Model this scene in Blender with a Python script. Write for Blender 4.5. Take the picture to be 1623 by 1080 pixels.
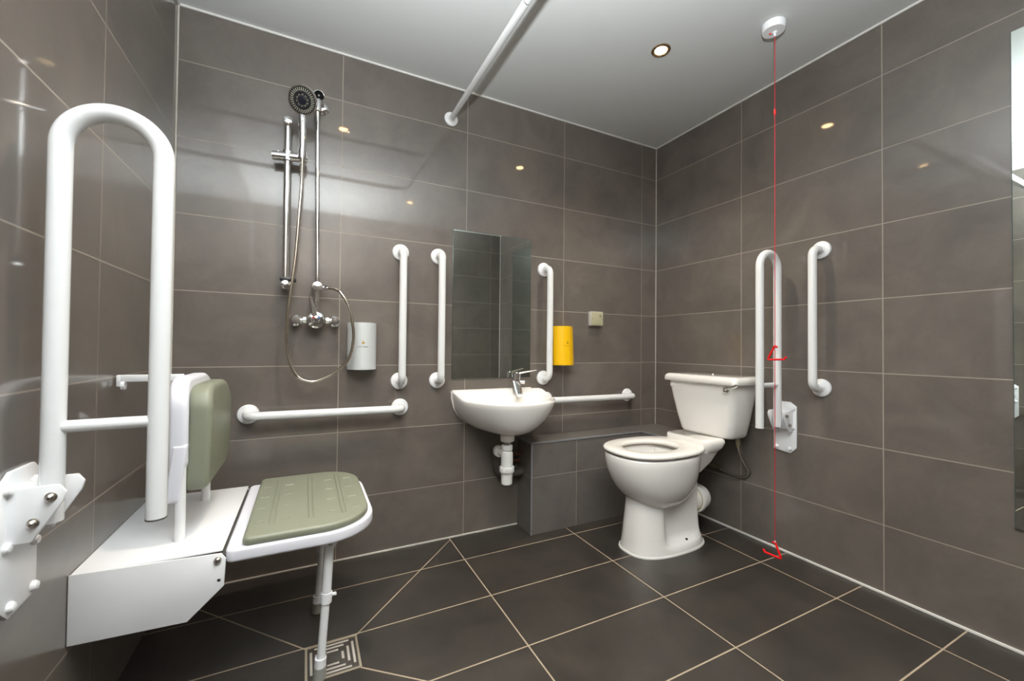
import bpy, bmesh, math, random
from mathutils import Vector, Matrix
random.seed(4)
for o in list(bpy.data.objects): bpy.data.objects.remove(o)
C = bpy.context.scene.collection
S = bpy.context.scene

# ---------------------------------------------------------------- camera
CAM = Vector((0.4681, -2.0003, 0.9646)); yaw, pit, rol = 0.4631, 0.0154, 0.0096
fw = Vector((math.sin(yaw)*math.cos(pit), math.cos(yaw)*math.cos(pit), math.sin(pit)))
rt = Vector((math.cos(yaw), -math.sin(yaw), 0)); up = rt.cross(fw)
R2 = rt*math.cos(rol)+up*math.sin(rol); U2 = -rt*math.sin(rol)+up*math.cos(rol)
cd = bpy.data.cameras.new('camera'); cam = bpy.data.objects.new('camera', cd); C.objects.link(cam)
cam.matrix_world = Matrix(((R2.x, U2.x, -fw.x, CAM.x), (R2.y, U2.y, -fw.y, CAM.y), (R2.z, U2.z, -fw.z, CAM.z), (0, 0, 0, 1)))
cd.sensor_width = 36; cd.lens = 36*651.803/1623; cd.clip_start = 0.02
cd.dof.use_dof = True; cd.dof.focus_distance = 2.1; cd.dof.aperture_fstop = 5.0
S.camera = cam

# ---------------------------------------------------------------- room size
W, D, H = 2.5239, 2.46, 2.2886
Z0 = 0.2725            # lowest wall joint, then every 0.3
# ---------------------------------------------------------------- world, exposure, lights
w = bpy.data.worlds.new('world'); S.world = w; w.use_nodes = True
w.node_tree.nodes['Background'].inputs[0].default_value = (.6, .65, .7, 1)
w.node_tree.nodes['Background'].inputs[1].default_value = 0.05
S.view_settings.view_transform = 'Standard'; S.view_settings.look = 'None'
S.view_settings.gamma = 1; S.view_settings.use_curve_mapping = False
S.view_settings.exposure = 2.05

def lamp(name, kind, loc, energy, color=(1, 1, 1), size=0.02, rot=(0, 0, 0), **kw):
    l = bpy.data.lights.new(name, kind); l.energy = energy; l.color = color
    if kind in ('POINT', 'SPOT'): l.shadow_soft_size = size
    if kind == 'SPOT': l.spot_size = kw['angle']; l.spot_blend = kw.get('blend', 1)
    if kind == 'AREA': l.size = size
    o = bpy.data.objects.new(name, l); o.location = loc; o.rotation_euler = rot; C.objects.link(o); return o
# the photographer's flash, held above the camera and turned up to the ceiling
lamp('bounce_flash', 'SPOT', (0.52, -2.02, 1.42), 185, (0.93, 0.98, 1.0), 0.03, (math.radians(180), 0, 0), angle=math.radians(157), blend=1)

# ---------------------------------------------------------------- materials
def nm(name):
    m = bpy.data.materials.new(name); m.use_nodes = True
    return m, m.node_tree, m.node_tree.nodes['Principled BSDF']
def mat(name, col, rough=.4, metal=0, noise=.0, nscale=40, bump=0, coat=0, emit=None, spec=.5):
    m, t, b = nm(name); N = t.nodes; L = t.links
    b.inputs['Roughness'].default_value = rough; b.inputs['Metallic'].default_value = metal
    b.inputs['Coat Weight'].default_value = coat; b.inputs['Specular IOR Level'].default_value = spec
    tc = N.new('ShaderNodeTexCoord'); n = N.new('ShaderNodeTexNoise'); n.inputs['Scale'].default_value = nscale; n.inputs['Detail'].default_value = 5
    L.new(tc.outputs['Object'], n.inputs['Vector'])
    mx = N.new('ShaderNodeMix'); mx.data_type = 'RGBA'
    c2 = tuple(max(0, c*(1-noise)) for c in col)
    mx.inputs['A'].default_value = (*c2, 1); mx.inputs['B'].default_value = (*[min(1, c*(1+noise)) for c in col], 1)
    L.new(n.outputs['Fac'], mx.inputs['Factor']); L.new(mx.outputs['Result'], b.inputs['Base Color'])
    if bump:
        bp = N.new('ShaderNodeBump'); bp.inputs['Strength'].default_value = bump; bp.inputs['Distance'].default_value = .002
        L.new(n.outputs['Fac'], bp.inputs['Height']); L.new(bp.outputs['Normal'], b.inputs['Normal'])
    if emit:
        b.inputs['Emission Color'].default_value = (*emit[0], 1); b.inputs['Emission Strength'].default_value = emit[1]
    return m

def tile_mat(name, cu, u0, du, cv, v0, dv, base, rough=.36, grout=(.36, .32, .27), gw=.0036, segs=None, mot=.42, umax=None, vmax=None, coat=.75, crough=.05):
    """Procedural porcelain tile: axes cu/cv (0,1,2) of the world position."""
    m, t, b = nm(name); N = t.nodes; L = t.links
    def M(op, *a):
        n = N.new('ShaderNodeMath'); n.operation = op
        for i, x in enumerate(a):
            if isinstance(x, (int, float)): n.inputs[i].default_value = x
            else: L.new(x, n.inputs[i])
        return n.outputs[0]
    g = N.new('ShaderNodeNewGeometry'); sp = N.new('ShaderNodeSeparateXYZ'); L.new(g.outputs['Position'], sp.inputs[0])
    P = sp.outputs
    def axis(c, o, d, mx=None):
        q = M('DIVIDE', M('SUBTRACT', P[c], o), d); cell = M('FLOOR', q)
        f = M('ABSOLUTE', M('SUBTRACT', M('FRACT', M('ADD', q, .5)), .5)); dist = M('MULTIPLY', f, d)
        if mx is not None:   # no joints beyond mx
            dist = M('ADD', dist, M('MULTIPLY', M('LESS_THAN', P[c], mx), 1.0))
        return cell, dist
    c1, d1 = axis(cu, u0, du, umax); c2, d2 = axis(cv, v0, dv, vmax)
    dist = M('MINIMUM', d1, d2)
    for (ax, ay, bx, by) in (segs or []):
        lx, ly = bx-ax, by-ay; ll = lx*lx+ly*ly
        px = M('SUBTRACT', P[0], ax); py = M('SUBTRACT', P[1], ay)
        tt = M('DIVIDE', M('ADD', M('MULTIPLY', px, lx), M('MULTIPLY', py, ly)), ll)
        tt = M('MINIMUM', M('MAXIMUM', tt, 0.0), 1.0)
        ex = M('SUBTRACT', px, M('MULTIPLY', tt, lx)); ey = M('SUBTRACT', py, M('MULTIPLY', tt, ly))
        dist = M('MINIMUM', dist, M('SQRT', M('ADD', M('MULTIPLY', ex, ex), M('MULTIPLY', ey, ey))))
    mask = M('LESS_THAN', dist, gw/2)
    # cloudy stone look, shifted in each tile
    cmb = N.new('ShaderNodeCombineXYZ'); L.new(M('MULTIPLY', c1, 3.7), cmb.inputs[0]); L.new(M('MULTIPLY', c2, 5.3), cmb.inputs[1]); 
    add = N.new('ShaderNodeVectorMath'); add.operation = 'ADD'; L.new(g.outputs['Position'], add.inputs[0]); L.new(cmb.outputs[0], add.inputs[1])
    n1 = N.new('ShaderNodeTexNoise'); n1.inputs['Scale'].default_value = 5; n1.inputs['Detail'].default_value = 8; n1.inputs['Roughness'].default_value = .62; n1.inputs['Distortion'].default_value = .5
    L.new(add.outputs[0], n1.inputs['Vector'])
    n2 = N.new('ShaderNodeTexNoise'); n2.inputs['Scale'].default_value = 95; n2.inputs['Detail'].default_value = 4; L.new(add.outputs[0], n2.inputs['Vector'])
    wn = N.new('ShaderNodeTexWhiteNoise'); wn.noise_dimensions = '2D'; L.new(cmb.outputs[0], wn.inputs['Vector'])
    val = M('ADD', M('ADD', M('MULTIPLY', M('SUBTRACT', n1.outputs['Fac'], .5), mot*3.0), M('MULTIPLY', M('SUBTRACT', n2.outputs['Fac'], .5), .16)), M('MULTIPLY', M('SUBTRACT', wn.outputs['Value'], .5), .10))
    ramp = N.new('ShaderNodeMix'); ramp.data_type = 'RGBA'
    ramp.inputs['A'].default_value = (base[0]*.66, base[1]*.66, base[2]*.68, 1); ramp.inputs['B'].default_value = (base[0]*1.34, base[1]*1.34, base[2]*1.32, 1)
    L.new(M('ADD', val, .5), ramp.inputs['Factor'])
    mx = N.new('ShaderNodeMix'); mx.data_type = 'RGBA'; L.new(mask, mx.inputs['Factor']); L.new(ramp.outputs['Result'], mx.inputs['A']); mx.inputs['B'].default_value = (*grout, 1)
    L.new(mx.outputs['Result'], b.inputs['Base Color'])
    rr = M('ADD', M('MULTIPLY', mask, .6), M('ADD', rough, M('MULTIPLY', M('SUBTRACT', n1.outputs['Fac'], .5), .05)))
    L.new(rr, b.inputs['Roughness'])
    b.inputs['Coat Weight'].default_value = coat; b.inputs['Coat Roughness'].default_value = crough
    bp = N.new('ShaderNodeBump'); bp.inputs['Strength'].default_value = .5; bp.inputs['Distance'].default_value = .001; bp.invert = True
    L.new(mask, bp.inputs['Height']); L.new(bp.outputs['Normal'], b.inputs['Normal'])
    return m
WT = (.146, .126, .110)
M_back = tile_mat('tile_back', 0, -.002, .6, 2, Z0, .3, WT)
M_right = tile_mat('tile_right', 1, .0017, .598, 2, Z0, .3, WT)
M_left = tile_mat('tile_left', 1, -.013, .6, 2, Z0, .3, WT)
M_front = tile_mat('tile_front', 0, .0, .6, 2, Z0, .3, WT)
M_floor = tile_mat('tile_floor', 0, 1.1235, .6, 1, .0685, .2985, (.038, .0325, .0275), rough=.42, coat=.22, crough=.22, grout=(.42, .34, .25), gw=.0046,
                   segs=[(.63, -.535, 1.1235, -.02), (.48, -.535, .0, .0), (.63, -.688, 1.1235, -1.10), (.48, -.688, 0, -1.12)], mot=.85, umax=1.0)
M_ledge = tile_mat('tile_ledge', 0, 1.79, .6, 2, .291, .3, (.155, .140, .128), rough=.3, coat=.4, gw=.003)
M_ledget = tile_mat('tile_ledge_top', 0, 1.80, .6, 1, -.6, 2, (.155, .140, .128), rough=.3, coat=.5, gw=.003)
M_ceil = mat('ceiling_paint', (.60, .61, .605), .75, noise=.01, nscale=3)
M_seal = mat('sealant', (.74, .73, .70), .45, noise=.05, nscale=30)
M_sealg = mat('sealant_dulled', (.60, .57, .52), .5, noise=.2, nscale=25)
M_trim = mat('grey_tile_trim', (.30, .31, .33), .3, metal=.3, noise=.2, nscale=60)
M_white = mat('white_powder_coat', (.80, .81, .82), .22, noise=.01, coat=.3)
M_cover = mat('white_plastic_cover', (.86, .87, .89), .28, noise=.01)
M_shell = mat('white_seat_plastic', (.80, .80, .87), .38, noise=.01)
M_cush = mat('sage_foam', (.245, .258, .190), .42, noise=.05, nscale=20)
M_cer = mat('ceramic', (.87, .85, .82), .06, noise=.01, nscale=6, coat=.6)
M_seatp = mat('toilet_seat_plastic', (.85, .82, .78), .18, noise=.01)
M_pl = mat('white_trap_plastic', (.80, .80, .78), .3, noise=.02)
M_chrome = mat('chrome', (.88, .88, .89), .05, metal=1, noise=.02)
M_steel = mat('brushed_steel', (.50, .47, .43), .28, metal=1, noise=.15, nscale=120)
M_dsteel = mat('dark_steel', (.16, .145, .13), .38, metal=.7, noise=.15, nscale=90)
M_black = mat('black_plastic', (.02, .02, .022), .3, noise=.1)
M_dgrey = mat('dark_grey_pipe', (.075, .068, .06), .45, noise=.15)
M_fgrey = mat('grey_rubber_foot', (.30, .30, .27), .5, noise=.05)
M_copper = mat('dulled_copper', (.22, .10, .06), .4, metal=.8, noise=.3)
M_red = mat('red_plastic', (.80, .005, .008), .28, noise=.03)
M_redc = mat('red_cord', (.62, .01, .03), .6, noise=.1, nscale=300)
M_beige = mat('beige_faceplate', (.46, .44, .29), .4, noise=.04)
M_cream = mat('cream_back_box', (.68, .64, .60), .4, noise=.03)
M_silver = mat('silver_grey_plastic', (.70, .73, .74), .33, metal=.15, noise=.02)
M_yell = mat('yellow_plastic', (.90, .52, .002), .3, noise=.02)
M_mark = mat('grey_print', (.22, .23, .24), .5, noise=.1)
M_gold = mat('gold_print', (.50, .30, .06), .4, noise=.1)
M_brown = mat('brown_print', (.40, .20, .01), .5, noise=.1)
M_mirror = mat('mirror_glass', (.80, .86, .83), .0, metal=1, noise=0)
M_medge = mat('mirror_edge', (.10, .14, .13), .15, metal=.3, noise=.05)
M_bronze = mat('bronze_ring', (.42, .30, .18), .2, metal=.9, noise=.1)
M_bulb = mat('lit_lamp', (1, .9, .7), .5, emit=((1.0, .66, .32), 14))
M_head = mat('dark_shower_face', (.035, .035, .04), .25, noise=.1)
M_nozz = mat('pale_nozzle', (.50, .50, .40), .4, noise=.05)
M_logo = mat('hot_red_mark', (.7, .03, .05), .3); M_logb = mat('cold_blue_mark', (.04, .12, .5), .3)

# ---------------------------------------------------------------- mesh helpers (world coordinates)
def finish(bm, ang=38):
    bmesh.ops.recalc_face_normals(bm, faces=bm.faces)
    for f in bm.faces: f.smooth = True
    a = math.radians(ang)
    for e in bm.edges:
        e.smooth = not (len(e.link_faces) == 2 and e.calc_face_angle(0) > a)
def obj(name, bm, material, parent=None, label=None, ang=38):
    """Link one mesh object; vertices are given in world space."""
    finish(bm, ang)
    root = parent
    while root is not None and root.parent is not None: root = root.parent
    if root is not None: off = Vector(root.location)
    else:
        cs = [v.co for v in bm.verts]; off = sum(cs, Vector())/len(cs); off.z = min(c.z for c in cs)
    bmesh.ops.translate(bm, verts=bm.verts, vec=-off)
    me = bpy.data.meshes.new(name); bm.to_mesh(me); bm.free()
    mats = material if isinstance(material, (list, tuple)) else [material]
    for m in mats: me.materials.append(m)
    o = bpy.data.objects.new(name, me); C.objects.link(o)
    if parent is not None: o.parent = parent
    else: o.location = off
    if label: o['label'] = label
    return o
def thing(name, label, cat, loc, group=None):
    o = bpy.data.objects.new(name, None); o.empty_display_size = .05; C.objects.link(o); o.location = loc
    o['label'] = label; o['category'] = cat
    if group: o['group'] = group
    return o
def tag(o, label, cat, group=None):
    o['label'] = label; o['category'] = cat
    if group: o['group'] = group
    return o
def struct(name, bm, m, ang=30):
    o = obj(name, bm, m, None, None, ang); o['kind'] = 'structure'; return o
def B(): return bmesh.new()
def box(bm, a, b, bev=0, seg=2):
    a, b = Vector(a), Vector(b)
    r = bmesh.ops.create_cube(bm, size=1)
    vs = r['verts']
    for v in vs: v.co = Vector(((a[i]+b[i])/2 + v.co[i]*(b[i]-a[i]) for i in range(3)))
    if bev:
        es = list({e for v in vs for e in v.link_edges})
        bmesh.ops.bevel(bm, geom=es, offset=bev, segments=seg, affect='EDGES', profile=.5)
    return bm
def ringface(bm, rs, closed=True):
    for A, Bq in zip(rs[:-1], rs[1:]):
        n = len(A)
        for i in range(n if closed else n-1):
            j = (i+1) % n
            if A[i] is A[j] and Bq[i] is Bq[j]: continue
            try: bm.faces.new((A[i], A[j], Bq[j], Bq[i]))
            except ValueError: pass
def loft(bm, rings, cap0=True, cap1=True):
    R = [[bm.verts.new(p) for p in r] for r in rings]
    ringface(bm, R)
    if cap0: bm.faces.new(R[0][::-1])
    if cap1: bm.faces.new(R[-1])
    return R
def fillet(pts, rad, n=8):
    pts = [Vector(p) for p in pts]; out = [pts[0]]
    for i in range(1, len(pts)-1):
        p, a, b = pts[i], pts[i-1]-pts[i], pts[i+1]-pts[i]
        r = rad[i-1] if isinstance(rad, (list, tuple)) else rad
        if r <= 0: out.append(p); continue
        ang = a.angle(b); tl = min(r/math.tan(ang/2), a.length*.499, b.length*.499); r = tl*math.tan(ang/2)
        a.normalize(); b.normalize(); c = p+(a+b).normalized()*(r/math.sin(ang/2))
        s = p+a*tl-c; e = p+b*tl-c; th = s.angle(e)
        for k in range(n+1):
            f = k/n
            out.append(c+(s*math.sin((1-f)*th)+e*math.sin(f*th))/math.sin(th) if th > 1e-5 else c+s)
    out.append(pts[-1]); return out
def tube(bm, pts, r, seg=20, cap=True):
    pts = [Vector(p) for p in pts]; n = len(pts); rr = r if isinstance(r, (list, tuple)) else [r]*n
    tang = []
    for i in range(n):
        t = (pts[min(i+1, n-1)]-pts[max(i-1, 0)]); tang.append(t.normalized())
    u = Vector((0, 0, 1)).cross(tang[0])
    if u.length < .1: u = Vector((1, 0, 0)).cross(tang[0])
    u.normalize(); rings = []
    for i in range(n):
        u = (u-tang[i]*u.dot(tang[i])).normalized(); v = tang[i].cross(u)
        rings.append([pts[i]+(u*math.cos(2*math.pi*k/seg)+v*math.sin(2*math.pi*k/seg))*rr[i] for k in range(seg)])
    loft(bm, rings, cap, cap); return bm
def lathe(bm, org, axis, prof, seg=28):
    """prof = [(radius, height along axis)]"""
    org = Vector(org); ax = Vector(axis).normalized()
    u = ax.orthogonal().normalized(); v = ax.cross(u)
    rings = [[org+ax*h+(u*math.cos(2*math.pi*k/seg)+v*math.sin(2*math.pi*k/seg))*max(r, 1e-4) for k in range(seg)] for r, h in prof]
    loft(bm, rings); return bm
def prism(bm, poly, f0, f1, bev=0):
    """poly of 2-D points; f0/f1 map (a,b) to 3-D on the two faces."""
    A = [bm.verts.new(f0(*p)) for p in poly]; Bq = [bm.verts.new(f1(*p)) for p in poly]
    n = len(poly); fs = [bm.faces.new(A[::-1]), bm.faces.new(Bq)]
    for i in range(n): bm.faces.new((A[i], A[(i+1) % n], Bq[(i+1) % n], Bq[i]))
    if bev:
        es = list({e for v in A+Bq for e in v.link_edges})
        bmesh.ops.bevel(bm, geom=es, offset=bev, segments=2, affect='EDGES', profile=.5)
    return bm
def catmull(pts, step=.004):
    P = [Vector(p) for p in pts]; P = [P[0]*2-P[1]]+P+[P[-1]*2-P[-2]]; out = []
    for i in range(1, len(P)-2):
        n = max(1, int((P[i+1]-P[i]).length/step))
        for k in range(n):
            t = k/n
            out.append(.5*((2*P[i])+(-P[i-1]+P[i+1])*t+(2*P[i-1]-5*P[i]+4*P[i+1]-P[i+2])*t*t+(-P[i-1]+3*P[i]-3*P[i+1]+P[i+2])*t**3))
    out.append(P[-2]); return out
def rrect(x0, x1, y0, y1, r, n=6):
    """rounded rectangle; r = radius or 4 radii (x1y1, x0y1, x0y0, x1y0)"""
    rs = r if isinstance(r, (list, tuple)) else [r]*4; out = []
    for k, (cx, cy, a0) in enumerate(((x1-rs[0], y1-rs[0], 0), (x0+rs[1], y1-rs[1], 90), (x0+rs[2], y0+rs[2], 180), (x1-rs[3], y0+rs[3], 270))):
        for i in range(n+1):
            a = math.radians(a0+90*i/n); out.append((cx+rs[k]*math.cos(a), cy+rs[k]*math.sin(a)))
    return out
PI = math.pi

# ---------------------------------------------------------------- the room
T = .1
struct('floor', box(B(), (-T, -D-T, -T), (W+T, T, 0)), M_floor)
struct('ceiling', box(B(), (-T, -D-T, H), (W+T, T, H+T)), M_ceil)
struct('wall_back', box(B(), (-T, 0, 0), (W+T, T, H)), M_back)
struct('wall_front', box(B(), (-T, -D-T, 0), (W+T, -D, H)), M_front)
struct('wall_left', box(B(), (-T, -D, 0), (0, 0, H)), M_left)
struct('wall_right', box(B(), (W, -D, 0), (W+T, 0, H)), M_right)
k = 1
def trimbox(a, b, m, bev=.002):
    global k
    struct('trim_%d' % k, box(B(), a, b, bev), m); k += 1
t = .009
trimbox((0, -t, H-t), (W, 0, H), M_seal); trimbox((0, -D, H-t), (W, -D+t, H), M_seal)
trimbox((0, -D, H-t), (t, 0, H), M_seal); trimbox((W-t, -D, H-t), (W, 0, H), M_seal)
s = .0065
trimbox((0, -s, 0), (s, 0, H), M_sealg); trimbox((W-.005, -.005, .47), (W, 0, H), M_sealg)
trimbox((0, -D, 0), (s, -D+s, H), M_seal); trimbox((W-s, -D, 0), (W, -D+s, H), M_seal)
trimbox((0, -.007, 0), (1.507, 0, .008), M_sealg); trimbox((W-.008, -D, 0), (W, -.33, .010), M_seal)
trimbox((0, -D, 0), (W, -D+.008, .009), M_seal)
# tiled pipe ledge, L shaped in plan
LT = .471
poly = [(1.509, 0), (1.509, -.152), (2.257, -.152), (2.257, -.325), (W, -.325), (W, 0)]
struct('wall_ledge', prism(B(), poly, lambda a, b: (a, b, 0), lambda a, b: (a, b, LT-.004)), M_ledge)
bm = prism(B(), poly, lambda a, b: (a, b, LT-.004), lambda a, b: (a, b, LT)); struct('wall_ledge_top', bm, M_ledget)
trimbox((1.506, -.1555, 0), (1.514, -.149, LT), M_trim, .001); trimbox((1.506, -.1555, LT-.008), (2.262, -.148, LT+.0015), M_trim, .001)
trimbox((2.253, -.325, LT-.008), (2.261, -.152, LT+.0015), M_trim, .001); trimbox((1.505, -.152, LT-.008), (1.512, 0, LT+.0012), M_trim, .001)

# ---------------------------------------------------------------- grab rails
def cover(bm, c, ax, r=.040):
    lathe(bm, c, ax, [(.001, 0), (r, 0), (r, .004), (r*.93, .009), (r*.72, .0125), (.021, .0145), (.0185, .020)], 36)
def grab(a, b, n, label, group, stand=.072, r=.0172):
    a, b, n = Vector(a), Vector(b), Vector(n)
    t = thing('grab_rail', label, 'grab rail', a if a.z <= b.z else b, group)
    d = (b-a).normalized()
    pts = fillet([a+n*.004, a+n*stand, b+n*stand, b+n*.004], .042, 10)
    obj('tube', tube(B(), pts, r, 28), M_white, t)
    for p in (a, b):
        bm = B(); cover(bm, p+n*.0005, n); obj('rail_cover', bm, M_cover, t)
G = 'white grab rails fixed to the tiles'
grab((.865, 0, .797), (.865, 0, 1.411), (0, -1, 0), 'upright white grab rail on back wall just right of the silver dispenser', G)
grab((1.0505, 0, .795), (1.0505, 0, 1.411), (0, -1, 0), 'upright white grab rail just left of the mirror', G)
grab((1.663, 0, .792), (1.663, 0, 1.402), (0, -1, 0), 'upright white grab rail right of the mirror, in front of yellow dispenser', G)
grab((.258, 0, .677), (.870, 0, .673), (0, -1, 0), 'level white grab rail below the shower valve, above the shower seat', G)
grab((1.684, 0, .672), (2.278, 0, .669), (0, -1, 0), 'level white grab rail between the basin and the toilet cistern', G)
grab((W, -.976, .795), (W, -.976, 1.410), (-1, 0, 0), 'upright white grab rail on right wall beside the fold-up rail', G)

# ---------------------------------------------------------------- fold-up support rails
def fold_rail(xw, sx, y, label, zt, zf, zh, zc, plate, r=.0172):
    """xw wall x, sx direction into the room; plate = (y0,y1,z0,z1)"""
    t = thing('fold_up_rail', label, 'support rail', (xw, y, plate[2]), 'fold-up support rails')
    X = lambda d: xw+sx*d
    xa, xb = (.048, .201) if sx > 0 else (.065, .199)
    rad = (xb-xa)/2
    pts = fillet([(X(xa), y, zh), (X(xa), y, zt), (X(xb), y, zt), (X(xb), y, zf)], rad*.999, 16)
    obj('u_tube', tube(B(), pts, r, 32), M_white, t)
    obj('cross_bar', tube(B(), [(X(xa), y, zc), (X(xb), y, zc+.002)], .0115, 20), M_white, t)
    obj('end_cap', lathe(B(), (X(xb), y, zf-.003), (0, 0, 1), [(.012, 0), (r+.0006, .001), (r+.0006, .004)]), M_dgrey if sx > 0 else M_cover, t)
    y0, y1, z0, z1 = plate; c = .028
    poly = [(y0+c, z0), (y1, z0+.008), (y1, z1-.012), (y1-c*.5, z1), (y0+c, z1), (y0, z1-.02), (y0, z0+c)]
    obj('wall_plate', prism(B(), poly, lambda a, b: (X(.0005), a, b), lambda a, b: (X(.007), a, b), .0012), M_cover, t)
    for yy, zz in ((y0+.014, z1-.03), (y1-.013, z1-.035), (y0+.014, (z0+z1)/2), (y1-.013, (z0+z1)/2-.02), (y0+.03, z0+.02), (y1-.013, z0+.022)):
        obj('screw_cap', lathe(B(), (X(.007), yy, zz), (sx, 0, 0), [(.0095, 0), (.0095, .004), (.007, .008), (.002, .0095)], 20), M_cover, t)
    for dy in (-.0345, .0345):
        yy = y+dy
        P = [(.006, zh-.022), (.038, zh-.022), (.078, zh+.046), (.082, zh+.062), (.072, zh+.076), (.006, zh+.076)]
        obj('hinge_cheek', prism(B(), P, lambda a, b: (X(a), yy-.003, b), lambda a, b: (X(a), yy+.003, b), .0018), M_cover, t)
    obj('hinge_block', box(B(), (min(X(.006), X(.030)), y-.030, zh-.010), (max(X(.006), X(.030)), y+.030, zh+.070), .002), M_cover, t)
    for dx, dz in ((.062, .055), (.040, .012)):
        bm = lathe(B(), (X(dx), y-.036, zh+dz), (0, -1, 0), [(.0085, 0), (.0085, .003), (.0062, .004), (.0062, .009), (.003, .0115)], 18)
        obj('bolt', bm, M_steel, t, 'steel domed bolt')
    return t
fold_rail(0, 1, -.93, 'large white fold-up U rail raised against the left wall, beside the shower seat', 1.415, .612, .632, .806, (-.985, -.872, .478, .736))
fold_rail(W, -1, -.822, 'white fold-up U rail raised on right wall between cistern and upright rail', 1.412, .607, .600, .797, (-.874, -.770, .475, .716))

# ---------------------------------------------------------------- shower seat on the left wall
t = thing('shower_chair', 'fold-down white shower seat with sage green pads on left wall', 'shower seat', (0, -.465, .28))
def sidep(name, y0, y1):
    P = [(.001, .288), (.216, .281), (.290, .352), (.293, .420), (.283, .4345), (.001, .445)]
    return obj(name, prism(B(), P, lambda a, b: (a, y0, b), lambda a, b: (a, y1, b), .0012), M_cover, t)
hs = sidep('side_panel', -.735, -.731); sidep('side_panel', -.205, -.201)
bm = B(); box(bm, (.001, -.731, .438), (.285, -.205, .4425), .001); obj('housing_top', bm, M_cover, t)
obj('housing_back', box(B(), (.001, -.731, .290), (.006, -.205, .438), .001), M_cover, t)
obj('bolt', lathe(B(), (.276, -.735, .419), (0, -1, 0), [(.0085, 0), (.0085, .004), (.0055, .008), (.002, .009)], 20), M_steel, t, 'steel bolt on side panel')
obj('bolt', lathe(B(), (.279, -.735, .368), (0, -1, 0), [(.004, 0), (.003, .001)], 12), M_black, t, 'small dark hole')
# seat board + pad
def slab(bm, poly, z0, z1, r):
    cx = sum(p[0] for p in poly)/len(poly); cy = sum(p[1] for p in poly)/len(poly)
    def ins(d):
        n = len(poly); o = []
        for i in range(n):
            p, a, b = Vector(poly[i]), Vector(poly[i-1]), Vector(poly[(i+1) % n]); tg = (b-a).normalized(); nrm = Vector((-tg.y, tg.x)); o.append(p+nrm*d)
        return o
    rings = []
    for q in range(5):
        a = q/4*PI/2; rings.append([(p.x, p.y, z0+r*(1-math.sin(a))) for p in ins(r*(1-math.cos(a)))][:])
    rings = rings[::-1]
    for q in range(5):
        a = q/4*PI/2; rings.append([(p.x, p.y, z1-r*(1-math.sin(a))) for p in ins(r*(1-math.cos(a)))])
    loft(bm, rings)
poly = rrect(.290, .668, -.738, -.192, [.15, .02, .02, .15], 14)
bm = B(); slab(bm, poly, .405, .440, .008)
sb = obj('seat_board', bm, M_shell, t)
obj('hinge_tube', tube(B(), [(.283, -.728, .421), (.283, -.208, .421)], .010, 16), M_dgrey, t)
poly = rrect(.326, .652, -.734, -.200, [.13, .018, .018, .135], 14)
bm = B(); slab(bm, poly, .438, .462, .009); pad = obj('seat_pad', bm, M_cush, t)
def ridge(xa, xb, ya, yb, hw, z=.4622):
    n = 6; rings = []
    for a, b in ((xa, xb),):
        pass
    p, q = Vector((xa, ya, z)), Vector((xb, yb, z)); tube(bmr, [p, p+(q-p)*.02, q-(q-p)*.02, q], [hw*.3, hw, hw, hw*.3], 10)
bmr = B()
for xx in (.388, .488, .578):
    for dx in (-.006, .006): ridge(xx+dx, xx+dx, -.665, -.245, .0024, .4620)
for xx, ys in ((.355, 0), (.421, 0), (.546, 0), (.611, 0)):
    for q in range(4):
        yy = -.635+q*.105
        ridge(xx-.013, xx+.013, yy, yy, .0028, .4620)
obj('pad_ribs', bmr, M_cush, pad)
# legs
for y in (-.676, -.345):
    bm = tube(B(), [(.5385, y, .412), (.5305, y, .228)], .0135, 20); lg = obj('leg', bm, M_white, t)
    bm = tube(B(), [(.531, y, .240), (.518, y, .030)], .0118, 20); obj('lower_tube', bm, M_white, lg)
    bm = tube(B(), [(.532, y, .243), (.5305, y, .214)], .0155, 20); 
    tube(bm, [(.545, y, .232), (.556, y-.006, .236)], .005, 10); obj('height_clip', bm, M_cover, lg)
    obj('foot_ferrule', tube(B(), [(.5188, y, .058), (.5176, y, .032)], .0158, 20), M_cover, lg)
    obj('rubber_foot', tube(B(), [(.5177, y, .034), (.517, y, .016), (.516, y, .0005)], [.0165, .0175, .0185], 20), M_fgrey, lg)
    P = [(.522, .418), (.557, .418), (.557, .386), (.549, .374), (.531, .374), (.522, .386)]
    obj('leg_bracket', prism(B(), P, lambda a, b: (a, y-.0175, b), lambda a, b: (a, y-.0145, b), .001), M_cover, lg)
    obj('pivot_pin', lathe(B(), (.5385, y-.0175, .389), (0, -1, 0), [(.006, 0), (.0055, .003), (.002, .004)], 16), M_steel, lg)
obj('leg_brace', tube(B(), [(.522, -.676, .395), (.522, -.345, .395)], .007, 14), M_dgrey, t)
# back rest
def yz(poly, x0, x1, r, bmx):
    n = len(poly)
    def ins(d):
        o = []
        for i in range(n):
            p, a, b = Vector(poly[i]), Vector(poly[i-1]), Vector(poly[(i+1) % n]); tg = (b-a).normalized(); nrm = Vector((-tg.y, tg.x)); o.append(p+nrm*d)
        return o
    rings = []
    for q in range(6):
        a = q/5*PI/2; rings.append([(x0+r*(1-math.sin(a)), p.x, p.y) for p in ins(r*(1-math.cos(a)))])
    rings = rings[::-1]
    for q in range(6):
        a = q/5*PI/2; rings.append([(x1-r*(1-math.sin(a)), p.x, p.y) for p in ins(r*(1-math.cos(a)))])
    # gentle lumbar curve
    rings = [[(x-.010*((z-.72)/.14)**2+.010*0, y, z) for x, y, z in rg] for rg in rings]
    loft(bmx, rings)
def arcpoly(y0, y1, z0, z1, rt_, rb, n=10): return rrect(y0, y1, z0, z1, [rt_, rt_, rb, rb], n)
bm = B(); yz(arcpoly(-.640, -.285, .625, .872, .085, .03), .150, .192, .012, bm)
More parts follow.
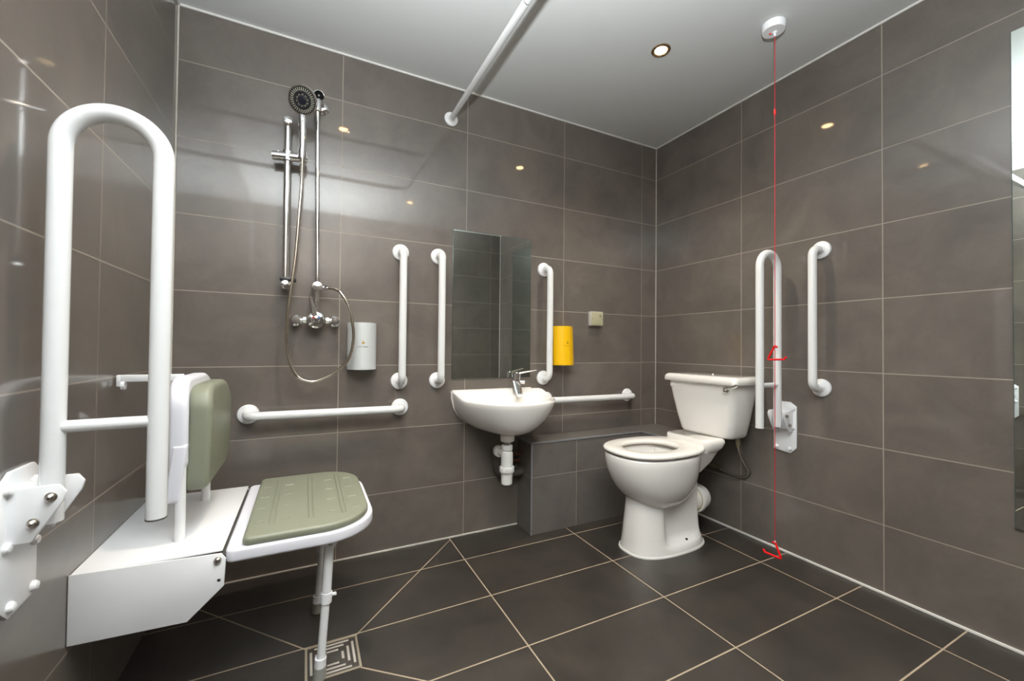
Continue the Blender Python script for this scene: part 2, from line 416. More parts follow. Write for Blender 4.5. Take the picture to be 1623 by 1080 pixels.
yz(arcpoly(-.6425, -.602, .545, .70, .012, .012, 6), .158, .190, .006, bm); yz(arcpoly(-.325, -.287, .545, .70, .012, .012, 6), .158, .190, .006, bm)
bs = obj('backrest_shell', bm, M_shell, t)
bm = B(); yz(rrect(-.628, -.298, .565, .852, [.095, .07, .03, .06], 10), .190, .243, .016, bm); obj('backrest_pad', bm, M_cush, t)
for y in (-.625, -.305):
    st = obj('backrest_post', tube(B(), [(.174, y, .4425), (.174, y, .70)], .0125, 20), M_white, t)
bm = B(); box(bm, (.012, -.511, .857), (.152, -.500, .877), .003); box(bm, (.003, -.511, .845), (.014, -.500, .877), .003)
ab = obj('folding_arm', bm, M_white, t)
obj('arm_knob', tube(B(), [(.014, -.5055, .848), (.022, -.5055, .848)], .012, 18), M_cover, ab)

# ---------------------------------------------------------------- floor drain
t = thing('floor_drain', 'square steel floor drain in the tiles under the shower seat leg', 'drain', (.555, -.625, 0))
bm = B(); x0, x1, y0, y1 = .478, .632, -.688, -.533
fr = .007
for a, b in (((x0, y0), (x1, y0+fr)), ((x0, y1-fr), (x1, y1)), ((x0, y0+fr), (x0+fr, y1-fr)), ((x1-fr, y0+fr), (x1, y1-fr))):
    box(bm, (*a, .0), (*b, .0022), .0005)
obj('drain_frame', bm, mat('drain_frame_tan', (.42, .36, .27), .4, metal=.2, noise=.15), t)
obj('drain_plate', box(B(), (x0+fr, y0+fr, .0), (x1-fr, y1-fr, .0012), .0003), M_dsteel, t)
bm = B(); cx, cy = (x0+x1)/2, (y0+y1)/2
for off, hl in ((.060, .050), (.045, .034), (.029, .017)):
    for sx, sy in ((1, 0), (-1, 0), (0, 1), (0, -1)):
        if sx: box(bm, (cx+sx*off-.0036, cy-hl, .0012), (cx+sx*off+.0036, cy+hl, .0021), .0006)
        else: box(bm, (cx-hl, cy+sy*off-.0036, .0012), (cx+hl, cy+sy*off+.0036, .0021), .0006)
obj('drain_slots', bm, mat('pale_steel', (.85, .80, .72), .35, metal=.55, noise=.1), t)

# ---------------------------------------------------------------- shower rail, handset, riser, valve, hose
t = thing('shower_riser_rail', 'chrome shower slide rail with handset holder, left of the thin riser pipe', 'shower rail', (.385, -.02, 1.2))
obj('rail_tube', tube(B(), [(.3855, -.062, 1.205), (.3845, -.062, 1.895)], .0125, 24), M_chrome, t)
for z in (1.890, 1.212):
    obj('rail_bracket', lathe(B(), (.385, 0, z), (0, -1, 0), [(.019, 0), (.019, .074), (.0175, .080), (.012, .083), (.001, .084)], 28), M_chrome, t)
bm = tube(B(), [(.330, -.062, 1.7405), (.458, -.066, 1.752)], .0175, 24); tube(bm, [(.385, -.062, 1.728), (.385, -.062, 1.768)], .0185, 24)
sl = obj('handset_holder', bm, M_chrome, t)
bm = tube(B(), [(.440, -.098, 1.735), (.4405, -.102, 1.772)], .0165, 20); box(bm, (.428, -.098, 1.738), (.452, -.066, 1.762), .003); obj('holder_cone', bm, M_chrome, sl)
obj('lock_button', lathe(B(), (.352, -.062, 1.757), (0, 0, 1), [(.005, 0), (.005, .006), (.002, .008)], 14), M_cover, sl)
bm = B(); box(bm, (.365, -.080, 1.226), (.425, -.045, 1.243), .003); obj('hose_clip', bm, M_black, t)
# handset
t = thing('shower_handset', 'round dark-faced chrome shower handset held in the slide rail', 'shower head', (.440, -.1, 1.735))
hc = Vector((.438, -.145, 1.953)); hn = Vector((-.30, -.82, -.50)).normalized()
bm = lathe(B(), hc-hn*.014, hn, [(.012, -.010), (.040, -.006), (.053, .004), (.0565, .011), (.0555, .015), (.051, .0155), (.001, .0155)], 44)
obj('head_body', bm, M_chrome, t)
u = hn.orthogonal().normalized(); v = hn.cross(u)
bm = lathe(B(), hc+hn*.0015, hn, [(.0505, 0), (.0505, .001), (.030, .0012), (.0285, .003), (.027, .0012), (.001, .0012)], 44); face = obj('spray_face', bm, M_head, t)
bm = B()
for q in range(34):
    a = 2*PI*q/34; d = u*math.cos(a)+v*math.sin(a); c = hc+hn*.0027
    tube(bm, [c+d*.034, c+d*.046], .0016, 6)
for q in range(10):
    a = 2*PI*q/10; d = u*math.cos(a)+v*math.sin(a); d2 = hn.cross(d); c = hc+hn*.0030
    tube(bm, [c+d*.018-d2*.0035, c+d*.0235, c+d*.018+d2*.0035], .0009, 6)
obj('nozzles', bm, M_nozz, face)
obj('centre_disc', lathe(B(), hc+hn*.002, hn, [(.0145, 0), (.0145, .002), (.012, .003), (.001, .003)], 24), mat('blue_black_disc', (.02, .022, .035), .2), face)
bm = tube(B(), [(.4385, -.108, 1.918), (.4385, -.109, 1.890), (.440, -.106, 1.83), (.4405, -.101, 1.755), (.4405, -.099, 1.728)], [.011, .0165, .0135, .0125, .0105], 22)
obj('handle', bm, M_chrome, t)
# riser pipe with cap
t = thing('shower_riser_pipe', 'thin chrome riser pipe above the shower valve with a capped elbow on top', 'pipe', (.505, -.06, 1.2))
obj('pipe', tube(B(), [(.5055, -.062, 1.225), (.4945, -.062, 1.975)], .0078, 18), M_chrome, t)
bm = tube(B(), fillet([(.4945, -.062, 1.965), (.497, -.060, 2.02), (.510, -.010, 2.02)], .02, 6), .0145, 20)
lathe(bm, (.513, 0, 2.015), (0, -1, 0), [(.030, 0), (.030, .004), (.022, .012), (.015, .016)], 28)
obj('top_elbow', bm, M_chrome, t)
cn = Vector((-.02, -.95, -.3)).normalized()
bm = lathe(B(), Vector((.499, -.052, 2.038)), cn, [(.018, -.03), (.0215, -.01), (.0215, .012), (.019, .013)], 28); obj('cap_rim', bm, M_chrome, t)
bm = lathe(B(), Vector((.499, -.052, 2.038))+cn*.0134, cn, [(.0195, 0), (.0195, .001), (.001, .001)], 28); cp = obj('black_cap', bm, mat('matt_black', (.006, .006, .006), .7, spec=.08), t)
obj('cap_pin', lathe(B(), Vector((.499, -.052, 2.038))+cn*.014, cn, [(.0045, 0), (.0035, .001)], 14), M_dsteel, cp)
# valve
t = thing('shower_valve', 'exposed chrome shower mixer valve with upright lever on back wall', 'shower valve', (.503, -.05, 1.03))
vc = Vector((.503, 0, 1.070))
obj('valve_body', lathe(B(), vc+Vector((0, -.022, 0)), (0, -1, 0), [(.020, -.004), (.033, .002), (.0385, .016), (.0385, .034), (.034, .046), (.022, .053), (.001, .054)], 40), M_chrome, t)
kb = obj('lever_hub', lathe(B(), vc+Vector((0, -.074, .006)), (0, -1, 0), [(.016, 0), (.016, .008), (.012, .013), (.001, .015)], 28), M_chrome, t)
for sx, m_, nm_ in ((-1, M_logo, 'hot_mark'), (1, M_logb, 'cold_mark')):
    obj(nm_, box(B(), (.503+sx*.0095-.0035, -.0875, 1.074), (.503+sx*.0095+.0035, -.083, 1.084), .001), m_, kb)
P0, P1 = Vector((.497, -.085, 1.090)), Vector((.478, -.088, 1.170))
dd = (P1-P0).normalized(); sd = Vector((1, 0, 0)); sd = (sd-dd*sd.dot(dd)).normalized(); nn = dd.cross(sd)
rings = []
for f, wd, th in ((0, .011, .005), (.15, .012, .0045), (.5, .0085, .004), (.85, .006, .0035), (1, .004, .003)):
    c = P0.lerp(P1, f); rings.append([c+sd*wd*math.cos(2*PI*q/14)+nn*th*math.sin(2*PI*q/14) for q in range(14)])
bm = B(); loft(bm, rings); obj('lever', bm, M_chrome, t)
for sx, x in ((-1, .426), (1, .578)):
    bm = tube(B(), [(.503+sx*.030, -.046, 1.070), (x-sx*.006, -.046, 1.069)], .0105, 18); tube(bm, [(.503+sx*.038, -.046, 1.07), (.503+sx*.050, -.046, 1.07)], .0145, 6)
    lathe(bm, (x, 0, 1.069), (0, -1, 0), [(.024, 0), (.024, .004), (.016, .010), (.0165, .052), (.0175, .060), (.0155, .066), (.001, .067)], 28)
    obj('inlet_elbow', bm, M_chrome, t)
bm = tube(B(), [(.5035, -.052, 1.105), (.5045, -.055, 1.205)], .0115, 18); tube(bm, [(.503, -.052, 1.108), (.503, -.052, 1.120)], .0145, 6)
lathe(bm, (.505, -.030, 1.212), (0, -1, 0), [(.015, 0), (.021, .006), (.021, .050), (.0195, .057), (.001, .059)], 28)
tube(bm, [(.505, -.058, 1.225), (.5052, -.060, 1.250)], .0105, 6)
tube(bm, [(.520, -.062, 1.211), (.545, -.072, 1.209)], .009, 16); tube(bm, [(.537, -.068, 1.2095), (.546, -.072, 1.209)], .013, 6)
obj('diverter', bm, M_chrome, t)
# hose
hp = [(.545, -.072, 1.209), (.556, -.078, 1.208), (.575, -.09, 1.203), (.594, -.112, 1.188), (.625, -.118, 1.133), (.644, -.120, 1.053), (.647, -.120, .985), (.631, -.118, .909), (.581, -.10, .85), (.516, -.09, .816), (.48, -.09, .812), (.438, -.09, .832), (.412, -.09, .884), (.397, -.09, .969), (.396, -.09, 1.046), (.401, -.09, 1.137), (.411, -.09, 1.228), (.423, -.09, 1.346), (.432, -.09, 1.504), (.439, -.09, 1.637), (.4405, -.099, 1.728)]
cp = catmull(hp, .0016); rr = [.0070 if i % 2 else .0061 for i in range(len(cp))]
bm = tube(B(), cp, rr, 10); o = obj('shower_hose', bm, mat('ribbed_chrome', (.72, .66, .58), .16, metal=1, noise=.05), ang=80)
tag(o, 'long flexible ribbed chrome hose looping from shower valve up to the handset', 'hose')

# ---------------------------------------------------------------- dispensers
def disp(x0, x1, z0, z1, d0, d1, bow, m, label, tag_cols):
    t = thing('soap_dispenser', label, 'dispenser', ((x0+x1)/2, 0, z0), 'wall soap dispensers')
    n = 14; rings = []
    for i in range(9):
        f = i/8; z = z0+(z1-z0)*f; d = d0+(d1-d0)*f
        pts = [(x1, -.001, z), (x0, -.001, z)]
        for q in range(n+1):
            s_ = q/n; pts.append((x0+(x1-x0)*s_, -(d+bow*(1-(2*s_-1)**2)), z))
        rings.append(pts)
    bm = B(); loft(bm, rings); bmesh.ops.recalc_face_normals(bm, faces=bm.faces)
    es = [e for e in bm.edges if len(e.link_faces) == 2 and e.calc_face_angle(0) > .8]
    bmesh.ops.bevel(bm, geom=es, offset=.0015, segments=2, affect='EDGES')
    body = obj('dispenser_body', bm, m, t)
    cx = (x0+x1)/2-.002*(1)
    def fy(z, x):
        f = (z-z0)/(z1-z0); s_ = (x-x0)/(x1-x0); return -(d0+(d1-d0)*f+bow*(1-(2*s_-1)**2))-.0003
    zc = z0+(z1-z0)*.585
    def chip(bm, xa, xb, za, zb):
        y = min(fy(za, xa), fy(za, xb), fy(za, (xa+xb)/2)); box(bm, (xa, y-.0003, za), (xb, y+.0012, zb))
    bm = B(); chip(bm, cx-.006, cx+.006, zc-.007, zc); chip(bm, cx-.003, cx+.003, zc, zc+.003); chip(bm, cx-.0015, cx+.0015, zc+.006, zc+.009)
    obj('emblem', bm, tag_cols[0], body)
    bm = B(); x = cx-.023
    for q in range(4): chip(bm, x, x+.0028, zc-.0225, zc-.0185); x += .0041
    x += .004
    for q in range(6): chip(bm, x, x+.0028, zc-.0225, zc-.0185); x += .0041
    obj('lettering', bm, tag_cols[1], body)
    return t
disp(.632, .754, .856, 1.066, .036, .036, .056, M_silver, 'silver grey curved soap dispenser on back wall, partly behind the shower hose', (M_gold, M_mark))
disp(1.712, 1.844, .864, 1.084, .044, .030, .042, M_yell, 'bright yellow soap dispenser on back wall, right of the mirror', (M_brown, mat('ochre_print', (.62, .36, .0), .5)))

# ---------------------------------------------------------------- mirrors
t = thing('wall_mirror', 'rectangular frameless wall mirror above the basin', 'mirror', (1.35, 0, .80))
obj('mirror_backing', box(B(), (1.125, -.0055, .799), (1.578, -.0005, 1.561), .0006), M_medge, t)
obj('mirror_surface', box(B(), (1.1265, -.0062, .8005), (1.5765, -.0050, 1.5595)), M_mirror, t)
t = thing('tall_mirror', 'tall frameless mirror on the right wall at the frame edge', 'mirror', (W, -1.82, .393))
obj('mirror_backing', box(B(), (W-.0065, -2.12, .393), (W-.0005, -1.533, 2.014), .0006), M_medge, t)
obj('mirror_surface', box(B(), (W-.0072, -2.118, .395), (W-.0060, -1.535, 2.012)), M_mirror, t)

# ---------------------------------------------------------------- basin, tap, trap
t = thing('wash_basin', 'white wall-hung ceramic basin with rounded bowl under the mirror', 'basin', (1.355, 0, .5))
bx = 1.384; NQ = 64
def dring(xl, xr, y0, b, n, zf):
    """D-shaped ring: flat along the wall at y0, bulging to y0-b"""
    o = []; a = (xr-xl)/2; bx = (xl+xr)/2
    for q in range(NQ):
        f = q/NQ
        if f < .25:
            s_ = f/.25; x = -a+2*a*s_; y = y0
        else:
            th = (f-.25)/.75*PI; c, s2 = math.cos(th), math.sin(th)
            x = a*math.copysign(abs(c)**(2/n), c); y = y0-b*abs(s2)**(2/n)
        o.append((bx+x, y, zf(x, y) if callable(zf) else zf))
    return o
def rimz(x, y):
    s_ = min(1, max(0, (-y-.01)/.16)); s_ = s_*s_*(3-2*s_); return .737-.030*s_
rings = [dring(1.316, 1.416, -.12, .12, 2.0, .538), dring(1.256, 1.480, -.03, .245, 2.0, .546), dring(1.216, 1.530, -.002, .305, 2.05, .562), dring(1.188, 1.567, -.001, .325, 2.1, .585), dring(1.160, 1.602, -.001, .343, 2.15, .615), dring(1.140, 1.626, -.001, .357, 2.2, .650),
         dring(1.131, 1.636, -.001, .366, 2.25, lambda x, y: rimz(x, y)-.030), dring(1.127, 1.641, -.001, .370, 2.3, lambda x, y: rimz(x, y)-.010), dring(1.128, 1.640, -.001, .369, 2.3, lambda x, y: rimz(x, y)-.003), dring(1.132, 1.636, -.004, .363, 2.3, rimz),
         dring(1.139, 1.629, -.012, .348, 2.3, lambda x, y: rimz(x, y)-.001), dring(1.146, 1.622, -.022, .332, 2.3, lambda x, y: rimz(x, y)-.010), dring(1.154, 1.612, -.078, .270, 2.2, lambda x, y: .708),
         dring(1.162, 1.600, -.090, .252, 2.2, .700), dring(1.182, 1.570, -.098, .234, 2.2, .672), dring(1.215, 1.520, -.112, .203, 2.1, .630), dring(1.262, 1.445, -.15, .13, 2.0, .600), dring(1.320, 1.380, -.185, .05, 2.0, .590)]
bm = B(); R = loft(bm, rings); bs = obj('basin_bowl', bm, M_cer, t, ang=60)
bm = lathe(B(), (1.350, -.195, .504), (0, 0, 1), [(.030, 0), (.0345, .004), (.036, .030), (.040, .045)], 32); obj('waste_boss', bm, M_cer, t)
bm = B(); pts = [(bx-.2285+.0, 0, .737)]
side = [(.2585, .737), (.2575, .70), (.246, .652), (.226, .616), (.198, .587), (.170, .565)]
poly = [(bx-a, z) for a, z in side]+[(bx-a+.006, z) for a, z in side[::-1]]
prism(bm, poly, lambda a, b: (a-.002, -.0005, b), lambda a, b: (a-.002, -.006, b)); box(bm, (bx-.254, -.007, .735), (1.585, -.0005, .742), .002)
obj('sealant_bead', bm, M_seal, t)
# tap
t = thing('basin_tap', 'chrome lever mixer tap at the right side of the basin', 'tap', (1.473, -.045, .725))
bm = lathe(B(), (1.473, -.050, .722), (0, 0, 1), [(.026, 0), (.026, .008), (.0235, .014), (.0215, .053), (.020, .058)], 28); obj('tap_body', bm, M_chrome, t)
P0, P1 = Vector((1.471, -.050, .772)), Vector((1.440, -.150, .718)); dd = (P1-P0).normalized(); sd = dd.cross(Vector((0, 0, 1))).normalized(); nn = sd.cross(dd)
rings = []
for f, wd, th in ((-.1, .019, .016), (.2, .021, .015), (.6, .019, .012), (.9, .016, .009), (1, .014, .008)):
    c = P0.lerp(P1, f); rings.append([c+sd*wd*math.copysign(abs(math.cos(2*PI*q/20))**.7, math.cos(2*PI*q/20))+nn*th*math.copysign(abs(math.sin(2*PI*q/20))**.7, math.sin(2*PI*q/20)) for q in range(20)])
bm = B(); loft(bm, rings); obj('spout', bm, M_chrome, t)
obj('cartridge', lathe(B(), (1.473, -.050, .780), (0, 0, 1), [(.0185, 0), (.0185, .045), (.017, .050), (.001, .052)], 28), M_chrome, t)
P0, P1 = Vector((1.478, -.055, .824)), Vector((1.572, -.085, .842)); dd = (P1-P0).normalized(); sd = dd.cross(Vector((0, 0, 1))).normalized(); nn = sd.cross(dd); rings = []
for f, wd, th in ((0, .014, .007), (.3, .010, .005), (.7, .0095, .004), (1, .008, .003)):
    c = P0.lerp(P1, f); rings.append([c+sd*wd*math.cos(2*PI*q/16)+nn*th*math.sin(2*PI*q/16) for q in range(16)])
bm = B(); loft(bm, rings); obj('tap_lever', bm, M_chrome, t)
obj('side_knob', tube(B(), [(1.490, -.052, .778), (1.512, -.060, .776), (1.516, -.061, .776)], [.009, .011, .006], 16), M_chrome, t)
# trap
t = thing('bottle_trap', 'white plastic bottle trap hanging under the basin', 'trap', (1.348, -.195, .298))
tx, ty = 1.348, -.195
obj('threaded_tail', lathe(B(), (tx, ty, .47), (0, 0, 1), [(.019, 0), (.019, .036)], 28), M_chrome, t)
def knurl(z0, z1, r):
    bm = B(); n = 48; rings = []
    for z, k_ in ((z0, .96), (z0+.003, 1), (z1-.003, 1), (z1, .96)):
        rings.append([(tx+r*k_*(1 if q % 4 < 2 else .955)*math.cos(2*PI*q/n), ty+r*k_*(1 if q % 4 < 2 else .955)*math.sin(2*PI*q/n), z) for q in range(n)])
    loft(bm, rings); return bm
obj('top_nut', knurl(.463, .487, .0275), M_pl, t)
obj('trap_body', lathe(B(), (tx, ty, .298), (0, 0, 1), [(.022, 0), (.0265, .003), (.0285, .048), (.0290, .080), (.0290, .130), (.0285, .150), (.026, .158), (.020, .162), (.020, .17)], 36), M_pl, t)
obj('bottle_ring', knurl(.357, .383, .0365), M_pl, t)
bm = tube(B(), [(tx, ty, .440), (tx-.002, -.10, .437), (tx-.002, -.085, .437)], .017, 20); lathe(bm, (tx-.002, -.12, .437), (0, 1, 0), [(.019, 0), (.028, .002), (.028, .026), (.02, .028)], 28)
obj('outlet_elbow', bm, M_pl, t)
o = obj('waste_pipe', tube(B(), fillet([(tx-.002, -.086, .437), (tx+.014, -.050, .435), (tx+.018, -.048, .30), (1.509, -.048, .300)], [.02, .05], 10), .0235, 22), M_dgrey)
tag(o, 'dark grey waste pipe elbowing into the tiled ledge behind the bottle trap', 'pipe')
o = obj('copper_pipe', tube(B(), fillet([(1.440, -.050, .548), (1.440, -.050, .395), (1.509, -.050, .395)], .018, 6), .0072, 14), M_copper)
tag(o, 'copper supply pipe dropping behind the trap and turning into the ledge, upper of two', 'pipe')
o = obj('copper_pipe', tube(B(), fillet([(1.420, -.028, .548), (1.420, -.028, .355), (1.509, -.028, .352)], .018, 6), .0085, 14), M_copper)
tag(o, 'copper pipe entering the ledge just above the dark grey waste pipe', 'pipe')

# ---------------------------------------------------------------- switch plate
t = thing('wall_switch_plate', 'small square beige alarm reset plate on back wall right of yellow dispenser', 'switch', (2.02, 0, 1.095))
obj('back_box', box(B(), (1.975, -.030, 1.0955), (2.062, -.0005, 1.1795), .002), M_cream, t)
fp = obj('faceplate', box(B(), (1.9765, -.0345, 1.0985), (2.0600, -.0302, 1.1765), .0012), M_beige, t)
bm = B(); lathe(bm, (2.040, -.0345, 1.153), (0, -1, 0), [(.0085, 0), (.0085, .0008), (.0070, .0008), (.0068, .0001), (.001, .0001)], 24); obj('indicator_ring', bm, mat('olive_ring', (.30, .29, .18), .5), fp)
for x in (1.986, 2.052): obj('plate_screw', lathe(B(), (x, -.0345, 1.137), (0, -1, 0), [(.0026, 0), (.002, .0008)], 12), M_dsteel, fp)

# ---------------------------------------------------------------- toilet
t = thing('toilet', 'white raised close-coupled toilet with cistern against the right wall', 'toilet', (2.06, -.5, 0))
yc = -.497
def pring(xf, xb, hw, z, n=2.2, hw2=None, xs=None, sw=.03, N=72, hx=None, yc=yc):
    """plan ring: elliptical front, optional narrowing behind xs; x grows to the back"""
    o = []
    xm = hx if hx else (xf+xb)/2
    for q in range(N):
        th = 2*PI*q/N; c, s_ = math.cos(th), math.sin(th)
        x = (xm-(xm-xf)*abs(c)**(2/n)) if c > 0 else (xm+(xb-xm)*abs(c)**(2/n))
        wd = math.copysign(abs(s_)**(2/n), s_)*hw
        if hw2 is not None:
            f = 1/(1+math.exp(-(x-xs)/(sw*.25))); lim = hw+(hw2-hw)*f; wd = max(-lim, min(lim, wd))
        o.append((x, yc+wd, z))
    return o
# pedestal
ped = []
for z, xf, xb, hw, h2 in ((0, 1.834, 2.288, .126, .126), (.012, 1.835, 2.286, .125, .125), (.030, 1.838, 2.280, .122, .120), (.040, 1.839, 2.276, .120, .108), (.052, 1.840, 2.270, .117, .082), (.075, 1.842, 2.266, .114, .072), (.13, 1.847, 2.262, .108, .068), (.19, 1.853, 2.262, .102, .068), (.25, 1.858, 2.264, .098, .070), (.30, 1.860, 2.266, .098, .075)):
    ped.append(pring(xf, xb, hw, z, 2.6, h2, 1.985, .05))
bm = B(); loft(bm, ped)
bowl = []
for z, xf, xb, hw, n in ((.196, 1.99, 2.12, .045, 2), (.199, 1.955, 2.15, .065, 2), (.212, 1.912, 2.18, .095, 2.05), (.235, 1.872, 2.20, .122, 2.1), (.265, 1.838, 2.21, .143, 2.15), (.30, 1.808, 2.22, .160, 2.2), (.34, 1.785, 2.228, .173, 2.25), (.385, 1.767, 2.232, .181, 2.3), (.425, 1.759, 2.234, .185, 2.3), (.452, 1.757, 2.234, .186, 2.3), (.459, 1.760, 2.232, .183, 2.3), (.461, 1.766, 2.228, .178, 2.3),
                         (.459, 1.80, 2.17, .130, 2.2), (.445, 1.81, 2.16, .122, 2.2), (.40, 1.83, 2.15, .112, 2.1), (.33, 1.88, 2.13, .085, 2), (.28, 1.95, 2.10, .05, 2)):
    bowl.append(pring(xf, xb, hw, z, n, hx=1.985))
loft(bm, bowl)
# neck between bowl and shelf, shelf, spigot
loft(bm, [[(x, yc+y, z) for x, y in rrect(2.10+dx, 2.335+db, -hy, hy, .03)] for z, dx, db, hy in ((.35, .02, -.08, .085), (.40, .0, -.03, .105), (.45, 0, .0, .12))])
loft(bm, [[(x, yc+y, z) for x, y in rrect(2.215, x1, -hy, hy, .045)] for z, x1, hy in ((.440, 2.315, .110), (.452, 2.34, .125), (.470, 2.358, .137), (.495, 2.372, .141), (.507, 2.37, .138), (.5135, 2.365, .130))])
tube(bm, [(2.19, yc-.006, .188), (2.30, yc-.006, .188)], .056, 32)
obj('pan', bm, M_cer, t, ang=50)
bm = B(); loft(bm, [pring(1.828, 2.294, .132, .0005, 2.6), pring(1.829, 2.293, .131, .006, 2.6), pring(1.838, 2.284, .124, .010, 2.6)]); obj('base_sealant', bm, M_seal, t)
for x, m_ in ((2.12, M_black), (2.19, M_cover)):
    obj('floor_screw', lathe(B(), (x, yc-.098, .046), (0, -.5, 1), [(.006, -.004), (.006, .003), (.003, .005)], 12), m_, t)
# seat ring
def seat_outer(z, d=0):
    o = []
    for (x, y, _) in pring(1.752+d, 2.262-d, .190-d, z, 2.4, N=72, hx=1.985): o.append((x, y, z))
    return o
def seat_inner(z, d=0): return [(x, y, z) for x, y, _ in pring(1.838-d, 2.118+d, .108+d, z, 2.2, N=72, hx=1.97)]
bm = B(); rg = [seat_outer(.468, .008), seat_outer(.471, .002), seat_outer(.478, 0), seat_outer(.485, .003), seat_outer(.489, .012), seat_inner(.488, .012), seat_inner(.484, .002), seat_inner(.476, 0), seat_inner(.468, .006)]
R = [[bm.verts.new(p) for p in r] for r in rg]; ringface(bm, R+[R[0]]); obj('toilet_seat', bm, M_seatp, t, ang=60)
for y in (-.16, .0, .16):
    obj('seat_buffer', box(B(), (1.79 if y == 0 else 1.93, yc+y-.012, .4600), (1.815 if y == 0 else 1.965, yc+y+.012, .4695), .002), M_cover, t)
for y in (-.075, .075):
    obj('seat_hinge', tube(B(), [(2.262, yc+y-.02, .500), (2.262, yc+y+.02, .500)], .009, 16), M_chrome, t)
# cistern
bm = B(); rg = []
for z, x0, y0, y1, r in ((.513, 2.352, -.650, -.374, .03), (.516, 2.343, -.662, -.364, .032), (.530, 2.337, -.672, -.355, .034), (.60, 2.327, -.685, -.336, .034), (.70, 2.314, -.698, -.316, .034), (.788, 2.306, -.706, -.300, .034)):
    rg.append([(x, y, z) for x, y in rrect(x0, W-.012-(.788-z)*.12, y0, y1, r, 8)])
loft(bm, rg); cis = obj('cistern', bm, M_cer, t, ang=50)
bm = B(); rg = []
for z, d in ((.787, .003), (.790, 0), (.806, 0), (.818, .004), (.8245, .012), (.8265, .024)):
    rg.append([(x, y, z) for x, y in rrect(2.286+d, W-.006-d*.3, -.729+d, -.284-d, .028, 8)])
loft(bm, rg); lid = obj('cistern_lid', bm, M_cer, t, ang=50)
obj('lid_button', lathe(B(), (2.43, -.50, .826), (0, 0, 1), [(.008, 0), (.007, .004), (.002, .006)], 16), M_chrome, lid)
obj('blanking_plug', lathe(B(), (2.3085, -.336, .764), (-1, 0, 0), [(.0145, 0), (.014, .003), (.008, .005), (.001, .0055)], 24), M_cer, cis)
bm = lathe(B(), (2.309, -.668, .764), (-1, 0, 0), [(.0165, 0), (.0165, .006), (.014, .012), (.010, .016), (.001, .017)], 28)
lv = obj('flush_handle', bm, M_chrome, t, 'chrome flush lever')
P0, P1 = Vector((2.292, -.672, .766)), Vector((2.262, -.760, .795)); dd = (P1-P0).normalized(); sd = dd.cross(Vector((1, 0, 0))).normalized(); nn = sd.cross(dd); rings = []
for f, wd, th in ((0, .004, .004), (.4, .0035, .003), (.6, .007, .003), (.85, .0075, .0028), (1, .002, .002)):
    c = P0.lerp(P1, f); rings.append([c+sd*wd*math.cos(2*PI*q/12)+nn*th*math.sin(2*PI*q/12) for q in range(12)])
bm = B(); loft(bm, rings); obj('lever_arm', bm, M_chrome, lv)
# pan connector
t = thing('pan_connector', 'white plastic soil pipe collar joining the toilet pan to the ledge', 'pipe', (2.34, -.5, .11))
cc = Vector((2.268, yc-.006, .187)); ca = Vector((1, .12, -.05)).normalized()
obj('collar', lathe(B(), cc, ca, [(.058, 0), (.068, .002), (.070, .010), (.0695, .024), (.064, .032), (.060, .038)], 40), M_pl, t)
bm = tube(B(), fillet([cc+ca*.03, cc+ca*.070, (2.352, -.42, .183), (2.352, -.3255, .183)], .05, 12), .059, 36); obj('bend', bm, M_pl, t)
bm = tube(B(), [cc-ca*.001, cc+ca*.003], .060, 36); obj('rubber_lip', bm, mat('amber_rubber', (.45, .38, .22), .5), t)
# inlet hose
t = thing('braided_hose', 'braided steel water hose looping below the cistern', 'hose', (2.48, -.6, .29))
bm = tube(B(), [(2.462, -.620, .514), (2.464, -.620, .470)], [.010, .011], 6); tube(bm, [(2.464, -.620, .473), (2.466, -.620, .455)], .0065, 14); obj('hose_nut', bm, M_beige, t)
cp = catmull([(2.466, -.620, .458), (2.474, -.626, .42), (2.490, -.640, .375), (2.505, -.650, .34), (2.507, -.635, .308), (2.506, -.59, .293), (2.505, -.54, .298), (2.503, -.49, .309)], .003)
obj('hose_tube', tube(B(), cp, [.0062 if i % 2 else .0055 for i in range(len(cp))], 12), M_steel, t, ang=80)
bm = tube(B(), [(2.503, -.492, .308), (2.502, -.455, .312)], .008, 12); tube(bm, [(2.502, -.46, .312), (2.502, -.42, .312)], .011, 8); tube(bm, [(2.502, -.42, .312), (2.502, -.3255, .312)], .0075, 12)
obj('isolating_valve', bm, mat('tarnished_brass', (.20, .17, .12), .4, metal=.8, noise=.5, nscale=200), t)

# ---------------------------------------------------------------- alarm cord
t = thing('alarm_pull_cord', 'red emergency pull cord with two triangle handles hanging from the ceiling', 'alarm cord', (2.158, -.99, H-.03))
obj('ceiling_switch', lathe(B(), (2.150, -.990, H-.0005), (0, 0, -1), [(.043, 0), (.0435, .004), (.0415, .024), (.039, .029), (.001, .029)], 40), M_cover, t)
cxx, cyy = 2.158, -.990
obj('cord_nozzle', lathe(B(), (cxx, cyy, H-.029), (0, 0, -1), [(.011, 0), (.007, .004), (.005, .006), (.005, .016), (.003, .018)], 20), M_cover, t)
obj('indicator_light', tube(B(), [(cxx-.006, cyy+.010, H-.032), (cxx-.014, cyy+.014, H-.032)], .0022, 10), M_red, t)
obj('cord', tube(B(), [(cxx, cyy, H-.045), (cxx, cyy, 1.2), (cxx, cyy, .190)], .0014, 10), M_redc, t)
obj('cord_bead', lathe(B(), (cxx, cyy, 1.918), (0, 0, 1), [(.003, 0), (.0045, .004), (.0045, .018), (.003, .026)], 16), M_red, t)
def tri(P, name='pull_handle'):
    pts = [Vector(p) for p in fillet([(cxx, *p) for p in P], .004, 5)]
    obj(name, tube(B(), pts, .0038, 14), M_red, t)
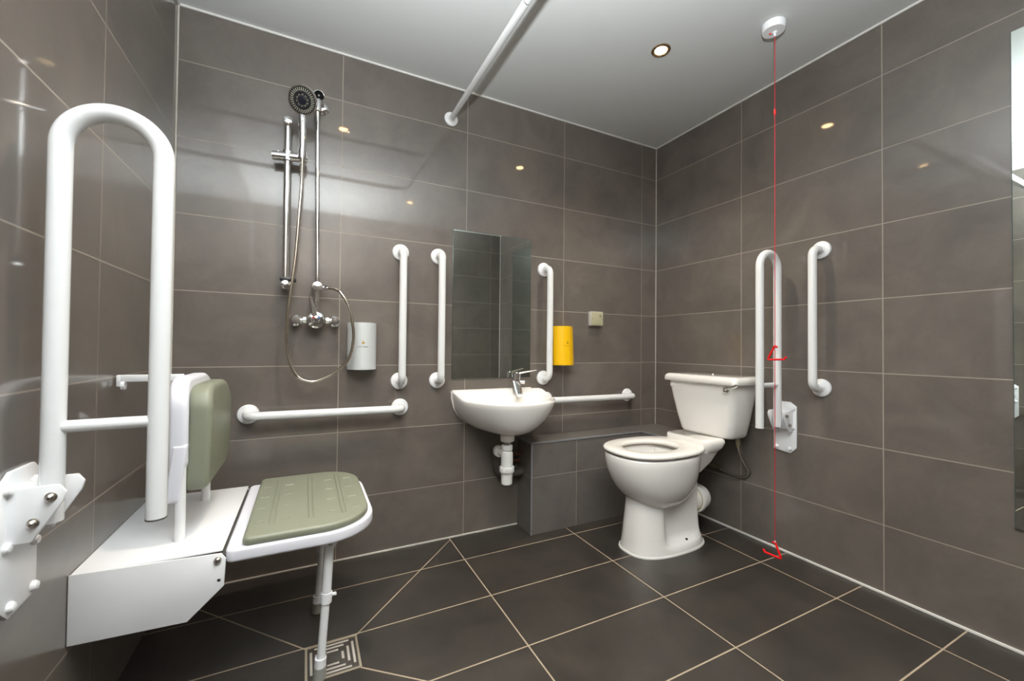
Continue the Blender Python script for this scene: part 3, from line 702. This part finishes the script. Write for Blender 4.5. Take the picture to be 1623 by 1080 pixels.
tri([(-.999, .972), (-.990, .980), (-.960, .922), (-1.026, .925), (-1.034, .936)])
tri([(-.981, .188), (-.991, .192), (-1.015, .137), (-.949, .135), (-.943, .146)])
# a sliver of knot above the lower handle
obj('cord_knot', lathe(B(), (cxx, cyy, .188), (0, 0, 1), [(.001, 0), (.003, .003), (.003, .008), (.001, .011)], 12), M_cover, t)

# ---------------------------------------------------------------- shower curtain rail
t = thing('curtain_rail', 'white shower curtain rail running from the back wall just below the ceiling', 'curtain rail', (1.108, 0, 2.12))
obj('rail_tube', tube(B(), [(1.108, -.004, 2.120), (1.108, -.806, 2.118)], .0135, 28), M_white, t)
obj('joint_gap', tube(B(), [(1.108, -.804, 2.118), (1.108, -.811, 2.118)], .0127, 28), M_black, t)
obj('rail_bend', tube(B(), fillet([(1.108, -.810, 2.118), (1.108, -1.06, 2.117), (.004, -1.06, 2.115)], .09, 10), .0135, 28), M_white, t)
for p, n_ in (((1.108, 0, 2.12), (0, -1, 0)), ((0, -1.06, 2.115), (1, 0, 0))):
    obj('rail_flange', lathe(B(), Vector(p)+Vector(n_)*.0005, n_, [(.035, 0), (.035, .003), (.032, .006), (.020, .008), (.016, .014)], 36), M_cover, t)

# ---------------------------------------------------------------- downlights
for (x, y, lab) in ((1.855, -.675, 'lit round recessed downlight in the ceiling above the toilet and basin'), (.650, -.700, 'recessed downlight above the shower, seen only reflected in back wall'), (1.30, -1.80, 'recessed downlight near the front wall, seen only as a reflection')):
    t = thing('downlight', lab, 'ceiling light', (x, y, H-.01), 'ceiling downlights')
    bm = lathe(B(), (x, y, H), (0, 0, -1), [(.041, 0), (.041, .003), (.037, .006), (.030, .0055), (.026, .002)], 40); obj('bezel', bm, M_bronze, t)
    obj('lamp', lathe(B(), (x, y, H), (0, 0, -1), [(.0255, 0), (.0255, .003), (.015, .0045), (.001, .005)], 32), M_bulb, t)
    lamp('downlight_glow', 'SPOT', (x, y, H-.012), 11.0, (1, .86, .70), .02, (0, 0, 0), angle=math.radians(120), blend=.9)
